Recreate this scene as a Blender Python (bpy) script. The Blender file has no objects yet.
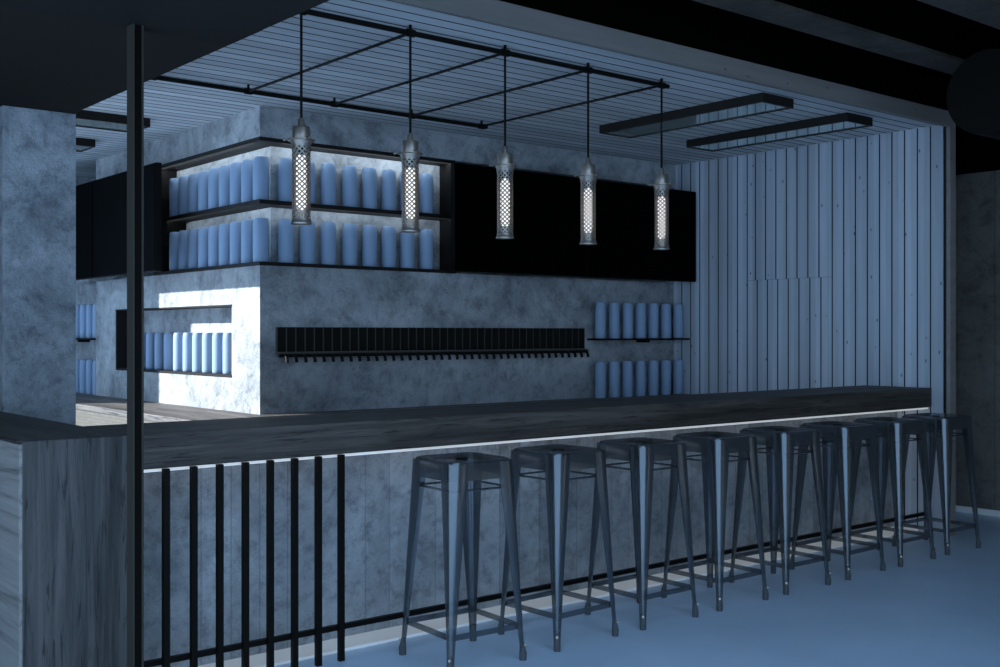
import bpy, bmesh, math, random
from mathutils import Vector, Matrix
random.seed(7)
scn = bpy.context.scene
col = scn.collection
PI = math.pi

# ------------------------------------------------------------------ helpers
def finish(name, bm, mat, parent=None, smooth=False):
    me = bpy.data.meshes.new(name)
    bmesh.ops.recalc_face_normals(bm, faces=bm.faces[:])
    bm.to_mesh(me); bm.free()
    if smooth:
        for p in me.polygons: p.use_smooth = True
        me.set_sharp_from_angle(angle=math.radians(38))
    o = bpy.data.objects.new(name, me)
    col.objects.link(o)
    if mat is not None: me.materials.append(mat)
    if parent is not None: o.parent = parent
    return o

def box(bm, x0, x1, y0, y1, z0, z1, bevel=0.0):
    r = bmesh.ops.create_cube(bm, size=1.0)
    vs = r['verts']
    bmesh.ops.scale(bm, vec=(x1-x0, y1-y0, z1-z0), verts=vs)
    bmesh.ops.translate(bm, vec=((x0+x1)/2, (y0+y1)/2, (z0+z1)/2), verts=vs)
    if bevel > 0:
        es = set()
        for v in vs:
            for e in v.link_edges: es.add(e)
        bmesh.ops.bevel(bm, geom=list(es), offset=bevel, segments=2, profile=0.6, affect='EDGES')

def boxes(*bs, bevel=0.0):
    bm = bmesh.new()
    for b in bs: box(bm, *b, bevel=bevel)
    return bm

def lathe(bm, prof, seg=24, c=(0, 0, 0), cap=True):
    rings = []
    for r, z in prof:
        rings.append([bm.verts.new((c[0]+r*math.cos(2*PI*k/seg), c[1]+r*math.sin(2*PI*k/seg), c[2]+z)) for k in range(seg)])
    for a, b in zip(rings, rings[1:]):
        for k in range(seg):
            bm.faces.new((a[k], a[(k+1) % seg], b[(k+1) % seg], b[k]))
    if cap:
        bm.faces.new(rings[0][::-1]); bm.faces.new(rings[-1])

def tube(bm, pts, r, seg=8, cap=True):
    pts = [Vector(p) for p in pts]
    rings = []
    n = len(pts)
    rr = r if isinstance(r, (list, tuple)) else [r]*n
    up = None
    for i, p in enumerate(pts):
        t = (pts[min(i+1, n-1)] - pts[max(i-1, 0)]).normalized()
        if up is None:
            up = Vector((0, 0, 1)) if abs(t.z) < 0.9 else Vector((1, 0, 0))
        a = t.cross(up).normalized(); b = a.cross(t).normalized(); up = b
        rings.append([bm.verts.new(p + (a*math.cos(2*PI*k/seg) + b*math.sin(2*PI*k/seg))*rr[i]) for k in range(seg)])
    for a, b in zip(rings, rings[1:]):
        for k in range(seg):
            bm.faces.new((a[k], a[(k+1) % seg], b[(k+1) % seg], b[k]))
    if cap:
        bm.faces.new(rings[0][::-1]); bm.faces.new(rings[-1])

def tag(o, label=None, cat=None, group=None, kind=None):
    if label: o['label'] = label
    if cat: o['category'] = cat
    if group: o['group'] = group
    if kind: o['kind'] = kind
    return o

def empty(name, loc, label, cat, group=None, rz=0.0):
    o = bpy.data.objects.new(name, None); col.objects.link(o)
    o.location = loc; o.rotation_euler = (0, 0, rz); o.empty_display_size = 0.1
    return tag(o, label, cat, group)

def struct(name, bm, mat, label, cat, smooth=False):
    o = finish(name, bm, mat, smooth=smooth)
    return tag(o, label, cat, kind='structure')

def copy_tree(o, parent=None):
    c = o.copy(); col.objects.link(c)
    if parent is not None:
        c.parent = parent
    for ch in list(o.children):
        copy_tree(ch, c)
    return c

# ---------------------------------------------------------------- materials
def newmat(name):
    m = bpy.data.materials.new(name); m.use_nodes = True
    nt = m.node_tree
    return m, nt, nt.nodes, nt.links, nt.nodes['Principled BSDF']

def simple(name, c, rough=0.5, metal=0.0, spec=0.5):
    m, nt, N, L, b = newmat(name)
    b.inputs['Base Color'].default_value = (*c, 1)
    b.inputs['Roughness'].default_value = rough
    b.inputs['Metallic'].default_value = metal
    b.inputs['Specular IOR Level'].default_value = spec
    return m

def ramp(N, stops):
    r = N.new('ShaderNodeValToRGB')
    while len(r.color_ramp.elements) > 1: r.color_ramp.elements.remove(r.color_ramp.elements[0])
    for i, (p, c) in enumerate(stops):
        e = r.color_ramp.elements[0] if i == 0 else r.color_ramp.elements.new(p)
        e.position = p; e.color = (*c, 1) if len(c) == 3 else c
    return r

def mixc(N, L, fac, a, b, mode='MIX'):
    m = N.new('ShaderNodeMix'); m.data_type = 'RGBA'; m.blend_type = mode
    if isinstance(fac, (int, float)): m.inputs[0].default_value = fac
    else: L.new(fac, m.inputs[0])
    for s, i in ((a, 6), (b, 7)):
        if isinstance(s, tuple): m.inputs[i].default_value = (*s, 1)
        else: L.new(s, m.inputs[i])
    return m.outputs[2]

def mapped(N, L, scale, coord='Object'):
    tc = N.new('ShaderNodeTexCoord'); mp = N.new('ShaderNodeMapping')
    mp.inputs['Scale'].default_value = scale
    L.new(tc.outputs[coord], mp.inputs['Vector'])
    return mp.outputs['Vector']

def noise(N, L, vec, s, detail=5, rough=0.6, dist=0.0):
    n = N.new('ShaderNodeTexNoise'); n.inputs['Scale'].default_value = s
    n.inputs['Detail'].default_value = detail; n.inputs['Roughness'].default_value = rough
    n.inputs['Distortion'].default_value = dist
    L.new(vec, n.inputs['Vector']); return n.outputs['Fac']

def bump(N, L, b, h, strength=0.3, dist=0.01):
    bp = N.new('ShaderNodeBump'); bp.inputs['Strength'].default_value = strength
    bp.inputs['Distance'].default_value = dist
    L.new(h, bp.inputs['Height']); L.new(bp.outputs['Normal'], b.inputs['Normal'])

def math_n(N, L, op, a, b=None):
    m = N.new('ShaderNodeMath'); m.operation = op
    for i, s in enumerate((a, b)):
        if s is None: continue
        if isinstance(s, (int, float)): m.inputs[i].default_value = s
        else: L.new(s, m.inputs[i])
    return m.outputs[0]

def concrete(name, lo, mid, hi, s=1.0, boards=None, rough=0.75):
    """mottled concrete; boards = (axis, width) adds board-marked formwork joints"""
    m, nt, N, L, b = newmat(name)
    v = mapped(N, L, (1, 1, 1))
    n1 = noise(N, L, v, 1.6*s, 8, 0.68, 0.6)
    r1 = ramp(N, [(0.30, lo), (0.47, mid), (0.62, hi)])
    L.new(n1, r1.inputs[0])
    n2 = noise(N, L, v, 9*s, 8, 0.75, 0.3)
    r2 = ramp(N, [(0.36, (0.45, 0.45, 0.46)), (0.5, (0.9, 0.9, 0.9)), (0.7, (1.1, 1.1, 1.1))])
    L.new(n2, r2.inputs[0])
    c = mixc(N, L, 0.8, r1.outputs[0], r2.outputs[0], 'MULTIPLY')
    n4 = noise(N, L, v, 3.3*s, 10, 0.8, 1.2)
    r4 = ramp(N, [(0.52, (1, 1, 1)), (0.60, (0.55, 0.56, 0.58)), (0.66, (1, 1, 1))])
    L.new(n4, r4.inputs[0])
    c = mixc(N, L, 0.45, c, r4.outputs[0], 'MULTIPLY')
    if boards:
        ax, w = boards
        sp = N.new('ShaderNodeSeparateXYZ'); L.new(v, sp.inputs[0])
        q = math_n(N, L, 'DIVIDE', sp.outputs[ax], w)
        fl = math_n(N, L, 'FLOOR', q); fr = math_n(N, L, 'FRACT', q)
        wn = N.new('ShaderNodeTexWhiteNoise'); wn.noise_dimensions = '1D'; L.new(fl, wn.inputs['W'])
        rt = ramp(N, [(0.0, (0.78, 0.78, 0.78)), (1.0, (1.1, 1.1, 1.1))]); L.new(wn.outputs['Value'], rt.inputs[0])
        c = mixc(N, L, 0.9, c, rt.outputs[0], 'MULTIPLY')
        rl = ramp(N, [(0.0, (0.3, 0.3, 0.3)), (0.05, (1, 1, 1)), (1.0, (1, 1, 1))]); L.new(fr, rl.inputs[0])
        c = mixc(N, L, 0.7, c, rl.outputs[0], 'MULTIPLY')
    L.new(c, b.inputs['Base Color'])
    b.inputs['Roughness'].default_value = rough
    n3 = noise(N, L, v, 22*s, 6, 0.7)
    bump(N, L, b, n3, 0.8, 0.02)
    return m

def wood(name, dark, light, grain_axis, s=1.0, rough=0.6, crack=True):
    m, nt, N, L, b = newmat(name)
    sc = [22, 22, 22]; sc[grain_axis] = 0.9
    v = mapped(N, L, tuple(q*s for q in sc))
    n1 = noise(N, L, v, 1.0, 8, 0.72, 0.5)
    r = ramp(N, [(0.30, tuple(q*0.35 for q in dark)), (0.46, dark), (0.62, light)])
    L.new(n1, r.inputs[0]); c = r.outputs[0]
    sc2 = [24, 24, 24]; sc2[grain_axis] = 1.6
    v2 = mapped(N, L, tuple(q*s for q in sc2))
    n2 = noise(N, L, v2, 2.6, 4, 0.6, 0.5)
    r2 = ramp(N, [(0.36, (0.12, 0.12, 0.13)), (0.43, (1, 1, 1)), (1, (1, 1, 1))])
    L.new(n2, r2.inputs[0])
    if crack: c = mixc(N, L, 0.8, c, r2.outputs[0], 'MULTIPLY')
    L.new(c, b.inputs['Base Color']); b.inputs['Roughness'].default_value = rough
    bump(N, L, b, n1, 0.45, 0.008)
    return m

def planks(name, axis, width, base, grain_axis, rough=0.45, knots=0.75):
    """pale board cladding; every board its own tint, with knots and nail marks"""
    m, nt, N, L, b = newmat(name)
    v = mapped(N, L, (1, 1, 1))
    sp = N.new('ShaderNodeSeparateXYZ'); L.new(v, sp.inputs[0])
    fl = math_n(N, L, 'FLOOR', math_n(N, L, 'DIVIDE', sp.outputs[axis], width))
    wn = N.new('ShaderNodeTexWhiteNoise'); wn.noise_dimensions = '1D'; L.new(fl, wn.inputs['W'])
    rt = ramp(N, [(0, tuple(q*0.80 for q in base)), (1, tuple(min(1, q*1.12) for q in base))])
    L.new(wn.outputs['Value'], rt.inputs[0])
    sc = [14, 14, 14]; sc[grain_axis] = 0.8
    v2 = mapped(N, L, tuple(sc))
    n = noise(N, L, v2, 1.0, 6, 0.65, 0.4)
    rg = ramp(N, [(0.3, (0.80, 0.80, 0.80)), (0.6, (1.05, 1.05, 1.05))]); L.new(n, rg.inputs[0])
    c = mixc(N, L, 0.8, rt.outputs[0], rg.outputs[0], 'MULTIPLY')
    sk = [13, 13, 13]; sk[grain_axis] = 6
    v3 = mapped(N, L, tuple(sk))
    vo = N.new('ShaderNodeTexVoronoi'); vo.inputs['Scale'].default_value = 1.0; L.new(v3, vo.inputs['Vector'])
    rk = ramp(N, [(0.0, (0.05, 0.05, 0.05)), (0.06, (0.15, 0.14, 0.12)), (0.10, (1, 1, 1))]); L.new(vo.outputs['Distance'], rk.inputs[0])
    c = mixc(N, L, knots, c, rk.outputs[0], 'MULTIPLY')
    L.new(c, b.inputs['Base Color']); b.inputs['Roughness'].default_value = rough
    bump(N, L, b, n, 0.25, 0.004)
    return m

def tiles(name, base, grout):
    m, nt, N, L, b = newmat(name)
    tc = N.new('ShaderNodeTexCoord'); sp = N.new('ShaderNodeSeparateXYZ'); L.new(tc.outputs['Object'], sp.inputs[0])
    cb = N.new('ShaderNodeCombineXYZ')
    add = math_n(N, L, 'ADD', sp.outputs[0], sp.outputs[1])
    L.new(add, cb.inputs[0]); L.new(sp.outputs[2], cb.inputs[1])
    br = N.new('ShaderNodeTexBrick'); br.inputs['Scale'].default_value = 10
    br.inputs['Brick Width'].default_value = 0.7; br.inputs['Row Height'].default_value = 0.22
    br.inputs['Mortar Size'].default_value = 0.02
    br.inputs['Color1'].default_value = (*base, 1); br.inputs['Color2'].default_value = (*[q*0.8 for q in base], 1)
    br.inputs['Mortar'].default_value = (*grout, 1)
    L.new(cb.outputs[0], br.inputs['Vector'])
    L.new(br.outputs['Color'], b.inputs['Base Color']); b.inputs['Roughness'].default_value = 0.7
    return m

M = {}
M['block'] = concrete('Tap wall concrete', (0.20, 0.21, 0.22), (0.40, 0.41, 0.42), (0.55, 0.56, 0.57), 1.0)
M['column'] = concrete('Column concrete', (0.22, 0.24, 0.26), (0.39, 0.42, 0.45), (0.54, 0.57, 0.60), 1.5)
M['barfront'] = concrete('Bar front concrete', (0.22, 0.24, 0.25), (0.38, 0.40, 0.42), (0.48, 0.50, 0.52), 1.3, (0, 0.135))
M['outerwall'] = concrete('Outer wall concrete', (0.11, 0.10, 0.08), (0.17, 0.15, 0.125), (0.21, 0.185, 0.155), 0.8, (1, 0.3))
M['fascia'] = planks('Fascia board', 0, 9.0, (0.25, 0.22, 0.20), 0, 0.6, 0.6)
M['wallplank'] = planks('Wall plank', 1, 0.1, (0.56, 0.60, 0.66), 2)
M['backplank'] = planks('Back wall plank', 0, 0.1, (0.5, 0.53, 0.56), 2)
M['ceilplank'] = planks('Ceiling board', 1, 0.1, (0.62, 0.64, 0.66), 0, 0.5, 0.15)
M['gap'] = simple('Dark gap', (0.02, 0.02, 0.02), 0.9)
M['wood_x'] = wood('Bar wood along', (0.050, 0.040, 0.032), (0.10, 0.082, 0.068), 0)
M['wood_y'] = wood('Bar wood across', (0.050, 0.043, 0.036), (0.10, 0.088, 0.075), 1)
M['wood_z'] = wood('Bar wood upright', (0.048, 0.044, 0.042), (0.095, 0.086, 0.08), 2)
M['wood_pale'] = wood('Pale weathered wood', (0.25, 0.235, 0.22), (0.30, 0.285, 0.27), 1, 0.8, 0.6, False)  # paler than the other bar wood: daylight on this side painted in
M['backwood'] = wood('Back counter wood', (0.10, 0.085, 0.075), (0.2, 0.17, 0.15), 1)
M['tile'] = tiles('Beige mosaic', (0.12, 0.105, 0.08), (0.07, 0.06, 0.045))
M['black'] = simple('Black powder coat', (0.005, 0.004, 0.003), 0.5, 0, 0.12)
M['frame'] = simple('Dark bronze shelf', (0.016, 0.013, 0.011), 0.6, 0, 0.2)
M['screen'] = simple('Screen glass', (0.0005, 0.0005, 0.0005), 0.6, 0, 0.02)
M['soffit'] = simple('Charcoal soffit', (0.027, 0.024, 0.021), 0.9, 0, 0.1)
M['soffit2'] = simple('Charcoal beam', (0.021, 0.019, 0.017), 0.9, 0, 0.1)
M['outer'] = simple('Black ceiling paint', (0.002, 0.002, 0.0015), 0.95, 0, 0.0)
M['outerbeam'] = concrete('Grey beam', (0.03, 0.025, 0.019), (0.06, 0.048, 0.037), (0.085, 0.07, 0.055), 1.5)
M['post'] = simple('Grey painted steel', (0.05, 0.043, 0.036), 0.7, 0.0, 0.1)
M['postdark'] = simple('Dark groove', (0.006, 0.005, 0.004), 0.8, 0, 0.05)
M['can'] = simple('Matt blue white ceramic', (0.30, 0.405, 0.56), 0.5, 0, 0.3)
M['trimwhite'] = simple('White painted trim', (0.88, 0.86, 0.82), 0.6)
M['steel'] = simple('Brushed nickel', (0.40, 0.34, 0.29), 0.45, 0.9)
M['shade'] = simple('Darkened perforated steel', (0.30, 0.26, 0.22), 0.4, 0.8)
M['mirror'] = simple('Tinted lamp glass', (0.62, 0.70, 0.66), 0.04, 0.55)
M['taps'] = simple('Black tap lacquer', (0.006, 0.0055, 0.004), 0.6, 0, 0.2)
M['taprail'] = simple('Grey tap rail', (0.11, 0.10, 0.085), 0.5, 0.3)
M['rubber'] = simple('Rubber', (0.06, 0.065, 0.07), 0.7)

def emit(name, c, s):
    m, nt, N, L, b = newmat(name)
    b.inputs['Base Color'].default_value = (*c, 1)
    b.inputs['Emission Color'].default_value = (*c, 1); b.inputs['Emission Strength'].default_value = s
    return m
M['led'] = emit('Shelf light strip', (0.70, 0.85, 1.0), 1.6)
M['ledbar'] = emit('Bar light strip', (0.80, 0.82, 0.82), 0.38)  # plain white trim, low emission stands in for its brightness
M['ledfloor'] = emit('Floor light strip', (0.80, 0.82, 0.82), 0.10)  # slight emission only brightens the plinth
M['bulb'] = emit('Glowing filament tube', (1.0, 0.90, 0.80), 1.05)

# floor: polished grey-blue screed
m, nt, N, L, b = newmat('Polished floor')
v = mapped(N, L, (1, 1, 1)); n = noise(N, L, v, 2.0, 6, 0.6)
r = ramp(N, [(0.3, (0.42, 0.55, 0.70)), (0.7, (0.50, 0.64, 0.80))]); L.new(n, r.inputs[0])
L.new(r.outputs[0], b.inputs['Base Color']); b.inputs['Roughness'].default_value = 0.30
M['floor'] = m
# stools: smoky metallic, lets a little of what is behind show through
m, nt, N, L, b = newmat('Smoky gunmetal')
b.inputs['Base Color'].default_value = (0.15, 0.165, 0.18, 1); b.inputs['Metallic'].default_value = 0.8
b.inputs['Roughness'].default_value = 0.18
tr = N.new('ShaderNodeBsdfTransparent'); mx = N.new('ShaderNodeMixShader'); mx.inputs[0].default_value = 0.30
L.new(b.outputs[0], mx.inputs[1]); L.new(tr.outputs[0], mx.inputs[2]); L.new(mx.outputs[0], N['Material Output'].inputs[0])
M['stool'] = m

# ------------------------------------------------------------------ setting
CE = 2.86                 # board ceiling
XW = 7.366                # plank wall
struct('floor', boxes((-4, 14, -6, 14, -0.1, 0)), M['floor'], 'polished blue grey floor', 'floor')

bm = bmesh.new()          # board ceiling, boards run along the bar
box(bm, 2.10, XW+0.02, 4.06, 6.62, CE+0.006, CE+0.1); box(bm, 1.24, XW+0.02, 6.62, 11.2, CE+0.006, CE+0.1)
yy = 4.06
y = 4.1
while y < 11.2:
    x0 = 2.10 if y < 6.6 else 1.24  # rear bay stops short out of view, an added opening for the sun
    box(bm, x0, XW+0.02, y+0.0, y+0.088, CE, CE+0.02)
    y += 0.1
bm.faces.ensure_lookup_table()
bm.normal_update()
for i, f in enumerate(bm.faces):
    if i < 12 or abs(f.normal.y) > 0.9: f.material_index = 1
o = struct('ceiling', bm, M['ceilplank'], 'pale narrow board ceiling over the bar', 'ceiling'); o.data.materials.append(M['gap'])
# part of the ceiling left of x=2.09 for the front bay only
struct('ceiling.001', boxes((-4, 2.1, 4.03, 6.62, 2.6, 3.45)), M['soffit'], 'dark smooth lowered ceiling at upper left', 'ceiling')
struct('ceiling.002', boxes((-4, 1.95, 2.4, 4.03, 2.516, 3.45)), M['soffit2'], 'dark dropped beam along the top left edge', 'beam')
struct('ceiling.003', boxes((1.95, 14, 2.4, 4.05, 3.35, 3.45), (3.4, 14, -6, 2.4, 3.35, 3.45), (XW+0.035, 14, 4.05, 11, 3.35, 3.45)), M['outer'], 'black ceiling above the front room', 'ceiling')  # spans over front right and corridor added to shut out sky and sun
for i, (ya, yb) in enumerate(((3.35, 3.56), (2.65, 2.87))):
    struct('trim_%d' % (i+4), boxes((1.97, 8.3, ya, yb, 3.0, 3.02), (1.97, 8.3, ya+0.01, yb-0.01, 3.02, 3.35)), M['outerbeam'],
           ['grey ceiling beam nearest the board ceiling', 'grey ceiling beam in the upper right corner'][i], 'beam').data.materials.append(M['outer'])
    for f in bpy.data.objects['trim_%d' % (i+4)].data.polygons[6:]: f.material_index = 1  # paler underside, black sides: light from below put into the colour
struct('trim_1', boxes((1.95, XW+0.03, 3.98, 4.01, 2.83, 2.935), bevel=0.002), M['fascia'], 'grey nailed fascia board along the ceiling edge', 'trim')
struct('trim_2', boxes((XW-0.045, XW+0.03, 3.98, 4.01, 0.0, 2.83), bevel=0.003), M['fascia'], 'grey upright edge board ending the plank wall', 'trim')
struct('trim_3', boxes((1.95, XW+0.03, 4.0, 4.06, 2.935, 3.349)), M['outer'], 'black strip above the grey fascia board', 'trim')

bm = bmesh.new()          # plank wall on the right
box(bm, XW+0.006, XW+0.03, 4.01, 10.7, 0, 3.36)
y = 4.05
while y < 10.6:
    a, b2 = y+0.006, y+0.096
    if 4.9 < y < 5.70:     # the staggered joint halfway up the wall
        box(bm, XW, XW+0.02, a, b2, 0, 1.83)
        box(bm, XW, XW+0.02, a+(0.018 if y > 4.96 else 0), b2+(0.018 if y < 5.64 else 0), 1.832, CE)
    else:
        box(bm, XW, XW+0.02, a, b2, 0, CE)
    y += 0.1
bm.faces.ensure_lookup_table()
bm.normal_update()
for i, f in enumerate(bm.faces):
    if i < 6 or (abs(f.normal.y) > 0.9 and f.calc_center_median().y > 4.06): f.material_index = 1
o = struct('wall_right', bm, M['wallplank'], 'pale vertical plank wall at the right end of the bar', 'wall'); o.data.materials.append(M['gap'])

bm = bmesh.new()          # planks behind the tap wall at far left
box(bm, 2.0, 7.5, 10.52, 10.6, 0, CE+0.02)
x = 2.0
while x < 4.4:
    box(bm, x+0.004, x+0.094, 10.5, 10.52, 0, CE); x += 0.1
struct('wall_back', bm, M['backplank'], 'pale plank wall glimpsed behind the tap wall', 'wall')

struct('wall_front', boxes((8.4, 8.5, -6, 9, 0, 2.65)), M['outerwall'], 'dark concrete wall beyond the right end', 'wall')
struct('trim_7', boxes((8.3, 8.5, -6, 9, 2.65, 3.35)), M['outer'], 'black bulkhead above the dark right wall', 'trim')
struct('baseboard_right', boxes((8.385, 8.4, -6, 9, 0, 0.045)), M['trimwhite'], 'white baseboard on the dark right wall', 'baseboard')
struct('wall_left', boxes((-3.1, -3.0, 12.02, 16.5, 0, 6.5)), M['column'], 'tall concrete wall outside to the left', 'wall')  # out of view, added so its edge ends the sun patch
struct('wall_front.001', boxes((3.6, 8.4, -3.1, -3.0, 0, 3.35)), M['outerwall'], 'dark wall behind the viewer on the right', 'wall')  # out of view, added to darken the floor at the right
struct('wall_left.001', boxes((-4.5, 1.73, 6.50, 6.6, 0, 2.6)), M['soffit'], 'dark wall at the left edge beside the column', 'wall')  # added to keep sun off the column and bar side
# column
struct('trim_8', boxes((1.735, 2.115, 6.2, 6.58, 0, 2.6), bevel=0.004), M['column'], 'mottled concrete column at the left edge', 'column')

# tap wall block
bx, by = 3.39, 6.52
bm = boxes(
    (bx+0.2, 6.33, by, 9.45, 0.0, 1.84),                  # core
    (bx, bx+0.2, by, 6.92, 0.0, 1.84),
    (bx, bx+0.2, 8.99, 9.45, 0.0, 1.84),
    (bx, bx+0.2, 6.92, 8.99, 0.0, 1.119),
    (bx, bx+0.2, 6.92, 8.99, 1.587, 1.84),
    (6.33, XW, by+0.025, 9.45, 0.0, 1.84),                # right bay, set back a little
    (bx+0.11, 6.33, 9.45, 10.5, 0.0, 1.84),               # left bay
    (bx+0.165, XW, by+0.165, 9.45, 1.84, 2.663),          # recessed upper zone
    (bx+0.165, 6.0, 9.45, 10.5, 1.84, 2.4),
    (bx, XW, by, 9.45, 2.663, CE))                        # beam
struct('wall_tap', bm, M['block'], 'mottled concrete tap wall block behind the bar', 'wall')
bm = boxes((bx+0.19, bx+0.198, 6.93, 8.98, 1.119, 1.125), (bx-0.004, bx+0.19, 6.915, 8.995, 1.105, 1.122),
           (bx-0.004, bx+0.19, 6.915, 8.995, 1.584, 1.594), (bx-0.004, bx+0.19, 8.97, 8.995, 1.12, 1.587))
struct('trim_9', bm, M['frame'], 'dark metal lining of the wall niche', 'trim')

# ------------------------------------------------------------------ back counter
bc = empty('back_counter', (3.3, 8.0, 0), 'low back counter with beige mosaic side and dark wooden top', 'counter')
def local(o, root):
    o.parent = root
    o.matrix_parent_inverse = Matrix.Identity(4)
    for v in o.data.vertices: v.co -= root.location
    return o
local(finish('worktop', boxes((2.855, bx-0.002, by-0.3, 10.48, 0.84, 0.88), (bx-0.002, XW-0.004, by-0.3, by-0.002, 0.84, 0.88), bevel=0.003), M['backwood']), bc)
local(finish('tiled_base', boxes((2.862, bx-0.004, by-0.29, 10.47, 0.0, 0.84), (bx-0.004, XW-0.005, by-0.29, by-0.004, 0.0, 0.84)), M['tile']), bc)

# ------------------------------------------------------------------ bar counter
bar = empty('bar_counter', (1.21, 4.14, 0), 'long dark timber bar counter with grey concrete front', 'bar counter')
TZ, TB = 1.017, 0.882
local(finish('countertop', boxes((1.622, XW-0.003, 4.14, 4.67, TB, TZ), bevel=0.004), M['wood_x']), bar)
local(tag(finish('end_panel', boxes((1.225, 1.619, 4.14, 4.18, 0.0, TZ-0.001), bevel=0.003), M['wood_z']), 'dark upright grained end panel'), bar)
local(finish('return_countertop', boxes((1.215, 1.619, 4.183, 6.18, TZ-0.010, TZ), bevel=0.002), M['wood_y']), bar)
local(tag(finish('side_panel', boxes((1.213, 1.235, 4.143, 6.18, 0.0, TZ-0.011)), M['wood_pale']), 'pale weathered horizontal boards'), bar)
local(finish('return_body', boxes((1.237, 1.60, 4.183, 6.16, 0.0, TZ-0.011)), M['wood_y']), bar)
local(tag(finish('front_panel', boxes((1.622, XW-0.003, 4.41, 4.50, 0.0, TB-0.001)), M['barfront']), 'board marked grey concrete front'), bar)
local(tag(finish('light_strip', boxes((1.625, XW-0.01, 4.165, 4.405, TB-0.014, TB-0.001)), M['ledbar']), 'white strip under the countertop edge'), bar)  # white trim with glow put in, no lamp here
local(tag(finish('plinth', boxes((1.625, XW-0.01, 4.24, 4.408, 0.0, 0.012)), M['ledfloor']), 'white strip at the foot of the bar'), bar)  # pale strip whose glow is added, not a light fitting

fr = bar
local(finish('foot_rail', boxes((1.60, XW-0.005, 4.140, 4.162, 0.128, 0.150)), M['black']), fr)
for xx in (1.748, 1.861, 1.970, 2.081, 2.192, 2.304, 2.417, 2.528):
    local(finish('upright', boxes((xx-0.012, xx+0.012, 4.115, 4.138, 0.0, TB)), M['black']), fr)

# post in front
po = empty('steel_post', (1.57, 3.975, 0), 'slim dark steel post rising in front of the bar', 'post')
local(finish('shaft', boxes((1.549, 1.556, 3.95, 4.005, 0, 2.516), (1.556, 1.583, 3.958, 3.998, 0, 2.516), (1.583, 1.590, 3.95, 4.005, 0, 2.516)), M['post']), po)
local(tag(finish('groove', boxes((1.5565, 1.5825, 3.953, 3.9575, 0, 2.514)), M['postdark']), 'near black recessed groove'), po)

# ------------------------------------------------------------------ shelves
cs = empty('corner_shelf', (bx, by, 1.84), 'dark two tier shelf wrapping the tap wall corner', 'shelf')
YE, XE = 8.206, 4.963
def L_board(o, z0, z1, ins=0.165, bevel=0.0):
    # L-shaped board round the corner
    bm = bmesh.new()
    pts = [(bx-o, by-o), (XE, by-o), (XE, by+ins), (bx+ins, by+ins), (bx+ins, YE), (bx-o, YE)]
    lo = [bm.verts.new((x, y, z0)) for x, y in pts]; hi = [bm.verts.new((x, y, z1)) for x, y in pts]
    bm.faces.new(lo[::-1]); bm.faces.new(hi)
    for i in range(6):
        j = (i+1) % 6; bm.faces.new((lo[i], lo[j], hi[j], hi[i]))
    return bm
local(finish('top_board', L_board(0.004, 2.640, 2.664), M['frame']), cs)
local(finish('middle_shelf', L_board(0.004, 2.235, 2.262), M['frame']), cs)
local(finish('bottom_board', L_board(0.006, 1.838, 1.862), M['frame']), cs)
local(finish('side_post', boxes((bx-0.004, bx+0.165, YE-0.02, YE, 1.862, 2.64)), M['frame']), cs)
local(finish('side_post', boxes((XE-0.02, XE, by-0.004, by+0.165, 1.862, 2.64)), M['frame']), cs)
def strip_light(name, loc, sx, along, d, e):
    l = bpy.data.lights.new(name, 'AREA'); l.shape = 'RECTANGLE'; l.size = sx; l.size_y = 0.012
    l.energy = e; l.color = (0.72, 0.87, 1.0)
    o = bpy.data.objects.new(name, l); col.objects.link(o)
    zax = -Vector(d).normalized(); xax = Vector(along); yax = zax.cross(xax)
    m = Matrix((xax, yax, zax)).transposed().to_4x4(); m.translation = loc
    o.matrix_world = m
    return o
# light tapes behind the front edge of the top board and of the shelf, shining at the wall behind
for zz, e in ((2.634, 1.5), (2.230, 0.7)):
    strip_light('shelf_tape', (4.25, by+0.015, zz), 1.38, (1, 0, 0), (0, 1, -0.25), e)
    strip_light('shelf_tape', (bx+0.015, 7.40, zz), 1.55, (0, 1, 0), (1, 0, -0.25), e)

ws = empty('wall_shelf', (6.85, 6.46, 1.34), 'thin black wall shelf right of the taps', 'shelf')
local(finish('board', boxes((6.30, XW-0.002, 6.36, by+0.024, 1.345, 1.36)), M['black']), ws)
local(finish('bracket', boxes((6.9, 6.93, 6.42, by+0.024, 1.325, 1.345)), M['black']), ws)
ws2 = empty('wall_shelf', (3.42, 9.95, 1.34), 'thin black wall shelf behind the column at far left', 'shelf')
local(finish('board', boxes((3.34, bx+0.108, 9.452, 10.49, 1.345, 1.36)), M['black']), ws2)
local(finish('bracket', boxes((3.40, bx+0.108, 9.9, 9.93, 1.325, 1.345)), M['black']), ws2)

# ------------------------------------------------------------------ canisters
def can_mesh():
    bm = bmesh.new()
    lathe(bm, [(0.048, 0.0), (0.052, 0.005), (0.0525, 0.02), (0.0525, 0.235), (0.051, 0.262), (0.048, 0.283), (0.044, 0.291), (0.038, 0.293)], 32)
    return bm
can0 = finish('canister', can_mesh(), M['can'], smooth=True)
first = [True]
def can(x, y, z, label, group, s=1.0):
    if first[0]: o = can0; first[0] = False
    else: o = can0.copy(); col.objects.link(o)
    o.location = (x, y, z); o.scale = (1, 1, 1) if s == 1.0 else (0.82, 0.82, s)
    return tag(o, label, 'canister', group)
ordn = ['leftmost', 'second from left', 'third from left', 'fourth from left', 'fifth from left', 'sixth from left', 'seventh from left',
        'eighth from left', 'ninth from left', 'tenth from left']
yl = (7.82, 7.655, 7.50, 7.345, 7.19, 7.035, 6.88, 6.725, 6.60)
yl = [7.985-0.167*i for i in range(9)]
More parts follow.
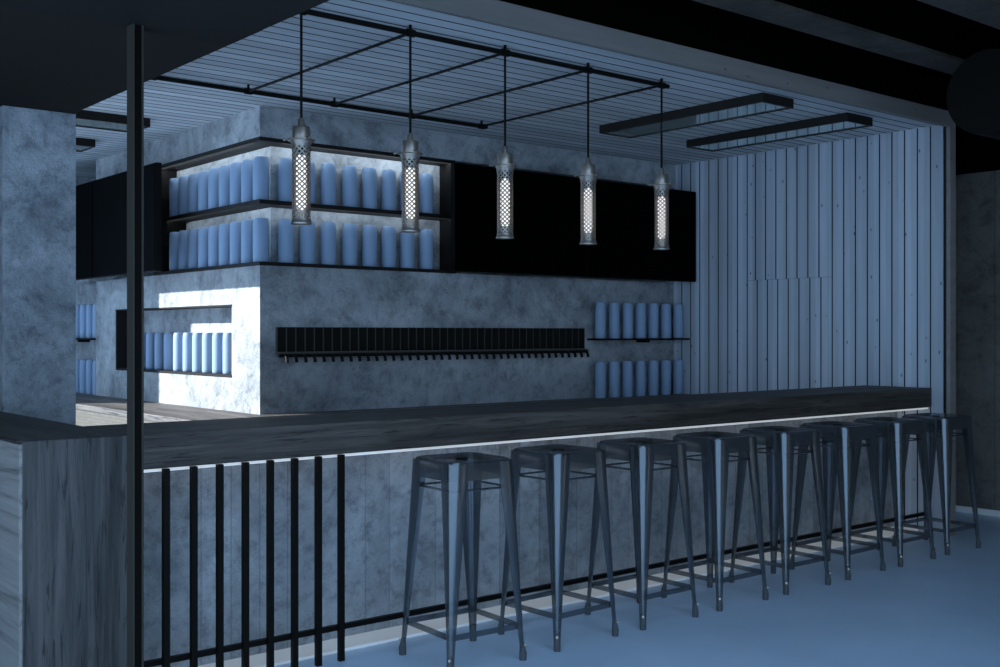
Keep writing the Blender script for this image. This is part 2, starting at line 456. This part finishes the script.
for zt, tn in ((2.262, 'upper tier'), (1.862, 'lower tier')):
    for i, y in enumerate(yl):
        can(bx+0.075, y, zt, 'pale blue canister on the corner shelf %s, left of the corner, %s' % (tn, ordn[i]), 'canisters on the corner shelf, left side, ' + tn, 1.0)
    for i, x in enumerate((3.625, 3.785, 3.945, 4.115, 4.275, 4.437, 4.595, 4.765)):
        can(x, by+0.085, zt, 'pale blue canister on the corner shelf %s, right of the corner, %s' % (tn, ordn[i]), 'canisters on the corner shelf, right side, ' + tn, 1.0)
for i in range(10):
    y = [8.90, 8.70, 8.515, 8.345, 8.17, 7.995, 7.825, 7.66, 7.495, 7.33][i]
    can(bx+0.1, y, 1.1225, 'pale blue canister in the wall niche, %s' % ordn[i], 'canisters in the wall niche', 0.97)
can(bx+0.1, 7.165, 1.1225, 'pale blue canister in the wall niche, rightmost beside the jamb', 'canisters in the wall niche', 0.97)
for zt, tn in ((1.36, 'on the thin wall shelf right of the taps'), (0.88, 'on the back counter below the right wall shelf')):
    for i in range(7):
        can(6.375+0.156*i, 6.445, zt, 'pale blue canister %s, %s' % (tn, ordn[i]), 'canisters ' + tn, 0.999)
for zt, tn in ((1.36, 'on the far left wall shelf'), (0.88, 'on the back counter under the far left shelf')):
    for i in range(4):
        can(3.43, 9.52+0.156*i, zt, 'pale blue canister %s, %s' % (tn, ['rightmost', 'second from right', 'third from right', 'leftmost'][i]), 'canisters ' + tn, 0.999)

# ------------------------------------------------------------------ screens
def screen(x0, x1, y0, y1, side, label):
    # side 'f': faces -Y, side 'l': faces -X
    z0, z1 = 1.838, 2.603
    t = empty('wall_screen', ((x0+x1)/2, (y0+y1)/2, z0), label, 'screen', 'black wall screens')
    if side == 'f':
        local(finish('housing', boxes((x0, x1, y0+0.006, y0+0.05, z0, z1), bevel=0.003), M['black']), t)
        local(finish('display', boxes((x0+0.006, x1-0.006, y0, y0+0.006, z0+0.006, z1-0.006)), M['screen']), t)
        local(finish('wall_mount', boxes(((x0+x1)/2-0.2, (x0+x1)/2+0.2, y0+0.05, by+0.163, 2.05, 2.4)), M['black']), t)
    else:
        local(finish('housing', boxes((x0+0.006, x0+0.05, y0, y1, z0, z1), bevel=0.003), M['black']), t)
        local(finish('display', boxes((x0, x0+0.006, y0+0.006, y1-0.006, z0+0.006, z1-0.006)), M['screen']), t)
        local(finish('wall_mount', boxes((x0+0.05, bx+0.163, (y0+y1)/2-0.2, (y0+y1)/2+0.2, 2.05, 2.4)), M['black']), t)
screen(4.77, 6.060, 6.27, 6.27, 'f', 'large black wall screen above the taps, beside the corner shelf')
screen(6.068, 7.345, 6.27, 6.27, 'f', 'large black wall screen above the taps, nearest the plank wall')
screen(3.14, 3.14, 7.60, 8.82, 'l', 'large black wall screen left of the corner shelf, beside its end post')
screen(3.14, 3.14, 8.828, 10.1, 'l', 'large black wall screen partly hidden by the concrete column')

# ------------------------------------------------------------------ beer taps
tr = empty('beer_tap_rack', (4.9, by, 1.27), 'long black beer tap rack with forty spouts on concrete wall', 'beer taps')
x0, x1 = 3.50, 6.255
local(tag(finish('back_plate', boxes((x0, x1, by-0.018, by-0.001, 1.28, 1.442)), M['taprail']), 'dark grey plate behind the handles'), tr)
local(tag(finish('rail', boxes((x0, x1, by-0.055, by-0.001, 1.268, 1.278)), M['taprail']), 'thin grey rail'), tr)
bm = bmesh.new(); tube(bm, [(x0, by-0.05, 1.257), (x1, by-0.05, 1.257)], 0.012, 12)
local(finish('pipe', bm, M['taps'], smooth=False), tr)
n = 40
pitch = (x1-x0)/n
hb = bmesh.new(); box(hb, -pitch*0.42, pitch*0.42, -0.024, -0.018, 1.281, 1.440, bevel=0.001)
h0 = finish('tap_handle', hb, M['taps'])
sb = bmesh.new()
tube(sb, [(0, -0.052, 1.258), (0, -0.072, 1.254), (0, -0.085, 1.244), (0, -0.092, 1.228), (0, -0.094, 1.212)], [0.010, 0.010, 0.010, 0.011, 0.012], 8)
s0 = finish('spout', sb, M['taps'])
for i in range(n):
    for p0 in (h0, s0):
        o = p0 if i == 0 else p0.copy()
        if i: col.objects.link(o)
        o.parent = tr
        o.location = (x0+pitch*(i+0.5)-4.9, 0, -1.27)

# ------------------------------------------------------------------ ceiling lights
def ceil_light(x0, x1, y0, y1, label):
    z0, z1 = 2.802, CE-0.001
    t = empty('ceiling_light', ((x0+x1)/2, (y0+y1)/2, z0), label, 'ceiling light', 'long black framed ceiling lights')
    w = 0.014
    local(finish('frame', boxes((x0, x0+w, y0, y1, z0, z1), (x1-w, x1, y0, y1, z0, z1), (x0+w, x1-w, y0, y0+w, z0, z1), (x0+w, x1-w, y1-w, y1, z0, z1)), M['frame']), t)
    local(tag(finish('diffuser', boxes((x0+w, x1-w, y0+w, y1-w, z0+0.006, z0+0.016)), M['mirror']), 'pale reflective glass panel'), t)
ceil_light(5.54, 5.85, 4.21, 5.61, 'long black framed ceiling light, left one of the right pair')
ceil_light(6.47, 6.77, 4.235, 5.62, 'long black framed ceiling light nearest the plank wall')
ceil_light(1.61, 3.012, 7.37, 7.67, 'black framed ceiling light behind the post, larger of the left pair')
ceil_light(1.61, 3.02, 8.43, 8.73, 'black framed ceiling light end just right of the column')

# ------------------------------------------------------------------ conduit grid and pendants
ZP = 2.82
PX = [2.462+0.583*i for i in range(5)]
g = empty('conduit_grid', (3.6, 4.35, ZP), 'black pipe grid under the ceiling carrying the five pendants', 'pipe grid')
bm = bmesh.new(); tube(bm, [(2.40, 4.35, ZP), (4.85, 4.35, ZP)], 0.013, 10)
local(finish('front_pipe', bm, M['black']), g)
bm = bmesh.new(); tube(bm, [(1.6+0.6, 6.0, ZP), (4.84, 6.0, ZP)], 0.014, 10)
local(finish('back_pipe', bm, M['black']), g)
for i, x in enumerate(PX):
    bm = bmesh.new(); tube(bm, [(x, 4.35, ZP), (x, 6.0, ZP)], 0.008, 8)
    local(finish('cross_pipe', bm, M['black']), g)
    for yy in (4.35, 6.0):
        bm = bmesh.new(); tube(bm, [(x-0.022, yy, ZP), (x+0.022, yy, ZP)], 0.019, 10); tube(bm, [(x, yy, ZP), (x, yy, CE-0.002)], 0.008, 8)
        local(finish('fitting', bm, M['black']), g)

def shade_mesh():
    """perforated tube: staggered diamond lattice turned into strands"""
    bm = bmesh.new()
    R, H0, H1 = 0.041, 0.02, 0.365
    nu, nv = 22, 30
    V = {}
    for j in range(nv+1):
        zz = H0+(H1-H0)*j/nv
        rad = R + 0.006*max(0, (zz-0.345)/0.02) if zz > 0.345 else R
        for i in range(nu):
            if (i+j) % 2 == 0:
                a = 2*PI*i/nu
                V[(i, j)] = bm.verts.new((rad*math.cos(a), rad*math.sin(a), zz))
    for j in range(1, nv):
        for i in range(nu):
            if (i+j) % 2 == 1:
                q = [V.get(((i-1) % nu, j)), V.get((i, j-1)), V.get(((i+1) % nu, j)), V.get((i, j+1))]
                if all(q): bm.faces.new(q)
    bmesh.ops.wireframe(bm, faces=bm.faces[:], thickness=0.0072, offset=0, use_replace=True, use_boundary=True, use_even_offset=True)
    return bm

def make_pendant():
    # origin at the bottom of the shade
    t = empty('pendant_lamp', (0, 0, 0), 'x', 'pendant lamp', 'perforated metal pendant lamps')
    sh = finish('shade', shade_mesh(), M['shade'], t)
    bm = bmesh.new()
    lathe(bm, [(0.040, 0.0), (0.046, 0.0), (0.047, 0.006), (0.043, 0.012), (0.0415, 0.026), (0.0395, 0.026), (0.0395, 0.004)], 32, cap=False)
    finish('bottom_rim', bm, M['steel'], t, True)
    bm = bmesh.new()
    lathe(bm, [(0.041, 0.355), (0.042, 0.366), (0.047, 0.374), (0.049, 0.382), (0.060, 0.384), (0.060, 0.389), (0.049, 0.391), (0.036, 0.392)], 32, cap=False)
    finish('collar', bm, M['steel'], t, True)
    for k in range(3):
        a = 2*PI*k/3+2.6
        c, s = math.cos(a), math.sin(a)
        bm = bmesh.new()
        tube(bm, [(c*0.05, s*0.05, 0.387), (c*0.068, s*0.068, 0.387), (c*0.070, s*0.070, 0.387), (c*0.078, s*0.078, 0.387)], [0.003, 0.003, 0.0065, 0.0065], 10)
        finish('thumb_screw', bm, M['steel'], t)
    bm = bmesh.new()
    lathe(bm, [(0.038, 0.390), (0.039, 0.394), (0.039, 0.445), (0.037, 0.448), (0.017, 0.449), (0.016, 0.453), (0.014, 0.482), (0.010, 0.487), (0.005, 0.489)], 32)
    finish('socket_cap', bm, M['steel'], t, True)
    bm = bmesh.new()
    tube(bm, [(0, 0, 0.487), (0, 0, (ZP-1.88-0.01)/0.955)], 0.006, 8)
    tag(finish('cord', bm, M['black'], t), 'straight black cord')
    bm = bmesh.new()
    lathe(bm, [(0.010, 0.065), (0.020, 0.075), (0.023, 0.095), (0.023, 0.290), (0.019, 0.312), (0.010, 0.322)], 20)
    tag(finish('bulb', bm, M['bulb'], t, True), 'glowing tubular bulb')
    bm = bmesh.new()
    lathe(bm, [(0.014, 0.318), (0.015, 0.322), (0.015, 0.385), (0.012, 0.39)], 16)
    tag(finish('bulb_holder', bm, M['frame'], t), 'dark bulb holder')
    for c in t.children:
        for v in c.data.vertices: v.co.z *= 0.955
    return t
p0 = make_pendant()
plab = ['perforated pendant lamp nearest the post, leftmost of five', 'perforated pendant lamp in front of the canisters, second from left',
        'perforated pendant lamp in the middle of the five', 'perforated pendant lamp second from the right', 'perforated pendant lamp farthest right, nearest the plank wall']
for i, x in enumerate(PX):
    o = p0 if i == 0 else copy_tree(p0)
    o.location = (x, 4.35, 1.88); o['label'] = plab[i]

# ------------------------------------------------------------------ stools
def leg_mesh():
    """curved sheet-metal leg for the corner at angle 45 degrees, tapering to the foot"""
    bm = bmesh.new()
    top = Vector((0.140, 0.140, 0.857)); bot = Vector((0.189, 0.189, 0.03))
    rows = 14
    rings = []
    for j in range(rows+1):
        u = j/rows
        c = top.lerp(bot, u)
        w = 0.046*(1-u)**1.1+0.015          # half width
        d = 0.040*(1-u)+0.012                # bow depth
        pts = []
        tn = Vector((-1, 1, 0)).normalized(); rn = Vector((1, 1, 0)).normalized()
        ns = 8
        outer = []; inner = []
        for k in range(ns+1):
            a = -1+2*k/ns
            off = tn*(a*w) + rn*(d*math.cos(a*PI/2)**0.8-d*0.6)
            outer.append(c+off)
            inner.append(c+off*0.96-rn*0.004)
        rings.append([bm.verts.new(p) for p in outer+inner[::-1]])
    for a, b in zip(rings, rings[1:]):
        n = len(a)
        for k in range(n):
            bm.faces.new((a[k], a[(k+1) % n], b[(k+1) % n], b[k]))
    bm.faces.new(rings[0][::-1]); bm.faces.new(rings[-1])
    return bm

def rsq(h, r, n=6):
    pts = []
    for q, (sx, sy) in enumerate(((1, 1), (-1, 1), (-1, -1), (1, -1))):
        for k in range(n+1):
            a = PI/2*q+PI/2*k/n
            pts.append((sx*(h-r)+r*math.cos(a), sy*(h-r)+r*math.sin(a)))
    return pts

def make_stool():
    t = empty('bar_stool', (0, 0, 0), 'x', 'bar stool', 'smoky metal bar stools along the bar')
    bm = bmesh.new()
    rings = []
    for h, r, z in ((0.03, 0.03, 0.858), (0.10, 0.05, 0.859), (0.140, 0.05, 0.866), (0.152, 0.05, 0.867), (0.160, 0.048, 0.862), (0.163, 0.047, 0.852), (0.165, 0.045, 0.785), (0.162, 0.043, 0.785), (0.160, 0.043, 0.848)):
        rings.append([bm.verts.new((x, y, z)) for x, y in rsq(h, r)])
    for a, b in zip(rings, rings[1:]):
        n = len(a)
        for k in range(n): bm.faces.new((a[k], a[(k+1) % n], b[(k+1) % n], b[k]))
    finish('seat', bm, M['stool'], t, True)
    bm = bmesh.new()
    lathe(bm, [(0.0, 0.8585), (0.012, 0.859), (0.024, 0.8595), (0.027, 0.861), (0.030, 0.8605)], 20, cap=False)
    finish('seat_handle_hole', bm, M['postdark'], t, True)
    lm = leg_mesh(); l0 = finish('leg', lm, M['stool'], t, True)
    fm = bmesh.new()
    for (p, q, r0) in (((0.187, 0.187, 0.0), (0.187, 0.187, 0.055), 0.016),):
        tube(fm, [p, (0.1875, 0.1875, 0.03), (0.184, 0.184, 0.075)], [0.0155, 0.0165, 0.010], 12)
    f0 = finish('rubber_foot', fm, M['rubber'], l0)
    b_ = bmesh.new(); tube(b_, [(0.190, 0.190, 0.062), (0.199, 0.199, 0.064)], 0.006, 8)
    s0_ = finish('bolt', b_, M['steel'], l0)
    for k in range(1, 4):
        l = l0.copy(); col.objects.link(l); l.rotation_euler = (0, 0, k*PI/2)
        for c0 in (f0, s0_):
            c = c0.copy(); col.objects.link(c); c.parent = l
    for k in range(4):
        bm = bmesh.new()
        zz = 0.135
        h = 0.176
        box(bm, -h, h, h-0.005, h+0.005, zz, zz+0.022)
        bmesh.ops.rotate(bm, cent=(0, 0, 0), matrix=Matrix.Rotation(k*PI/2, 3, 'Z'), verts=bm.verts[:])
        finish('stretcher', bm, M['stool'], t)
        bm = bmesh.new()
        h = 0.142
        tube(bm, [(-h, h, 0.742), (h, h, 0.742)], 0.005, 8)
        bmesh.ops.rotate(bm, cent=(0, 0, 0), matrix=Matrix.Rotation(k*PI/2, 3, 'Z'), verts=bm.verts[:])
        finish('cross_rod', bm, M['stool'], t)
    return t
s0 = make_stool()
slab = ['smoky metal bar stool nearest the viewer, beside the railing uprights', 'smoky metal bar stool second from the left',
        'smoky metal bar stool third from the left', 'smoky metal bar stool fourth from the left', 'smoky metal bar stool fourth from the plank wall',
        'smoky metal bar stool third from the plank wall end', 'smoky metal bar stool next to last towards the plank wall',
        'smoky metal bar stool farthest right, in front of the plank wall']
srot = [-0.06, 0.03, 0.0, 0.0, -0.02, 0.02, 0.0, -0.03]
for i in range(8):
    o = s0 if i == 0 else copy_tree(s0)
    o.location = (2.960+0.5605*i, 3.838, 0); o.rotation_euler = (0, 0, srot[i]); o['label'] = slab[i]

# round duct in the upper right corner
bm = bmesh.new()
tube(bm, [(5.9, 3.0, 2.71), (6.6, 3.0, 2.71)], 0.23, 48)
du = finish('ventilation_duct', bm, M['black'])
tag(du, 'round black duct end under the ceiling at upper right', 'duct')

# ------------------------------------------------------------------ light
sun = bpy.data.lights.new('Sun', 'SUN'); sun.energy = 9.0; sun.color = (0.90, 0.96, 1.0); sun.angle = math.radians(0.2)
so = bpy.data.objects.new('Sun', sun); col.objects.link(so)
so.rotation_euler = Vector((1.0, -0.6, -0.54)).to_track_quat('-Z', 'Y').to_euler()

w = bpy.data.worlds.new('World'); scn.world = w; w.use_nodes = True
N = w.node_tree.nodes; L = w.node_tree.links
bg = N['Background']
bg.inputs['Color'].default_value = (0.28, 0.445, 0.66, 1); bg.inputs['Strength'].default_value = 3.0

# ------------------------------------------------------------------ camera
cam = bpy.data.cameras.new('Camera'); co = bpy.data.objects.new('Camera', cam); col.objects.link(co)
co.location = (0, 0, 1.4)
yaw = math.radians(50.43)
co.rotation_euler = (PI/2, 0, yaw-PI/2)
cam.sensor_width = 36; cam.lens = 1120/1000*36; cam.clip_start = 0.05
scn.camera = co
scn.view_settings.view_transform = 'Standard'
scn.view_settings.look = 'None'
scn.view_settings.gamma = 1.0
scn.view_settings.use_curve_mapping = False
scn.view_settings.exposure = 0.25
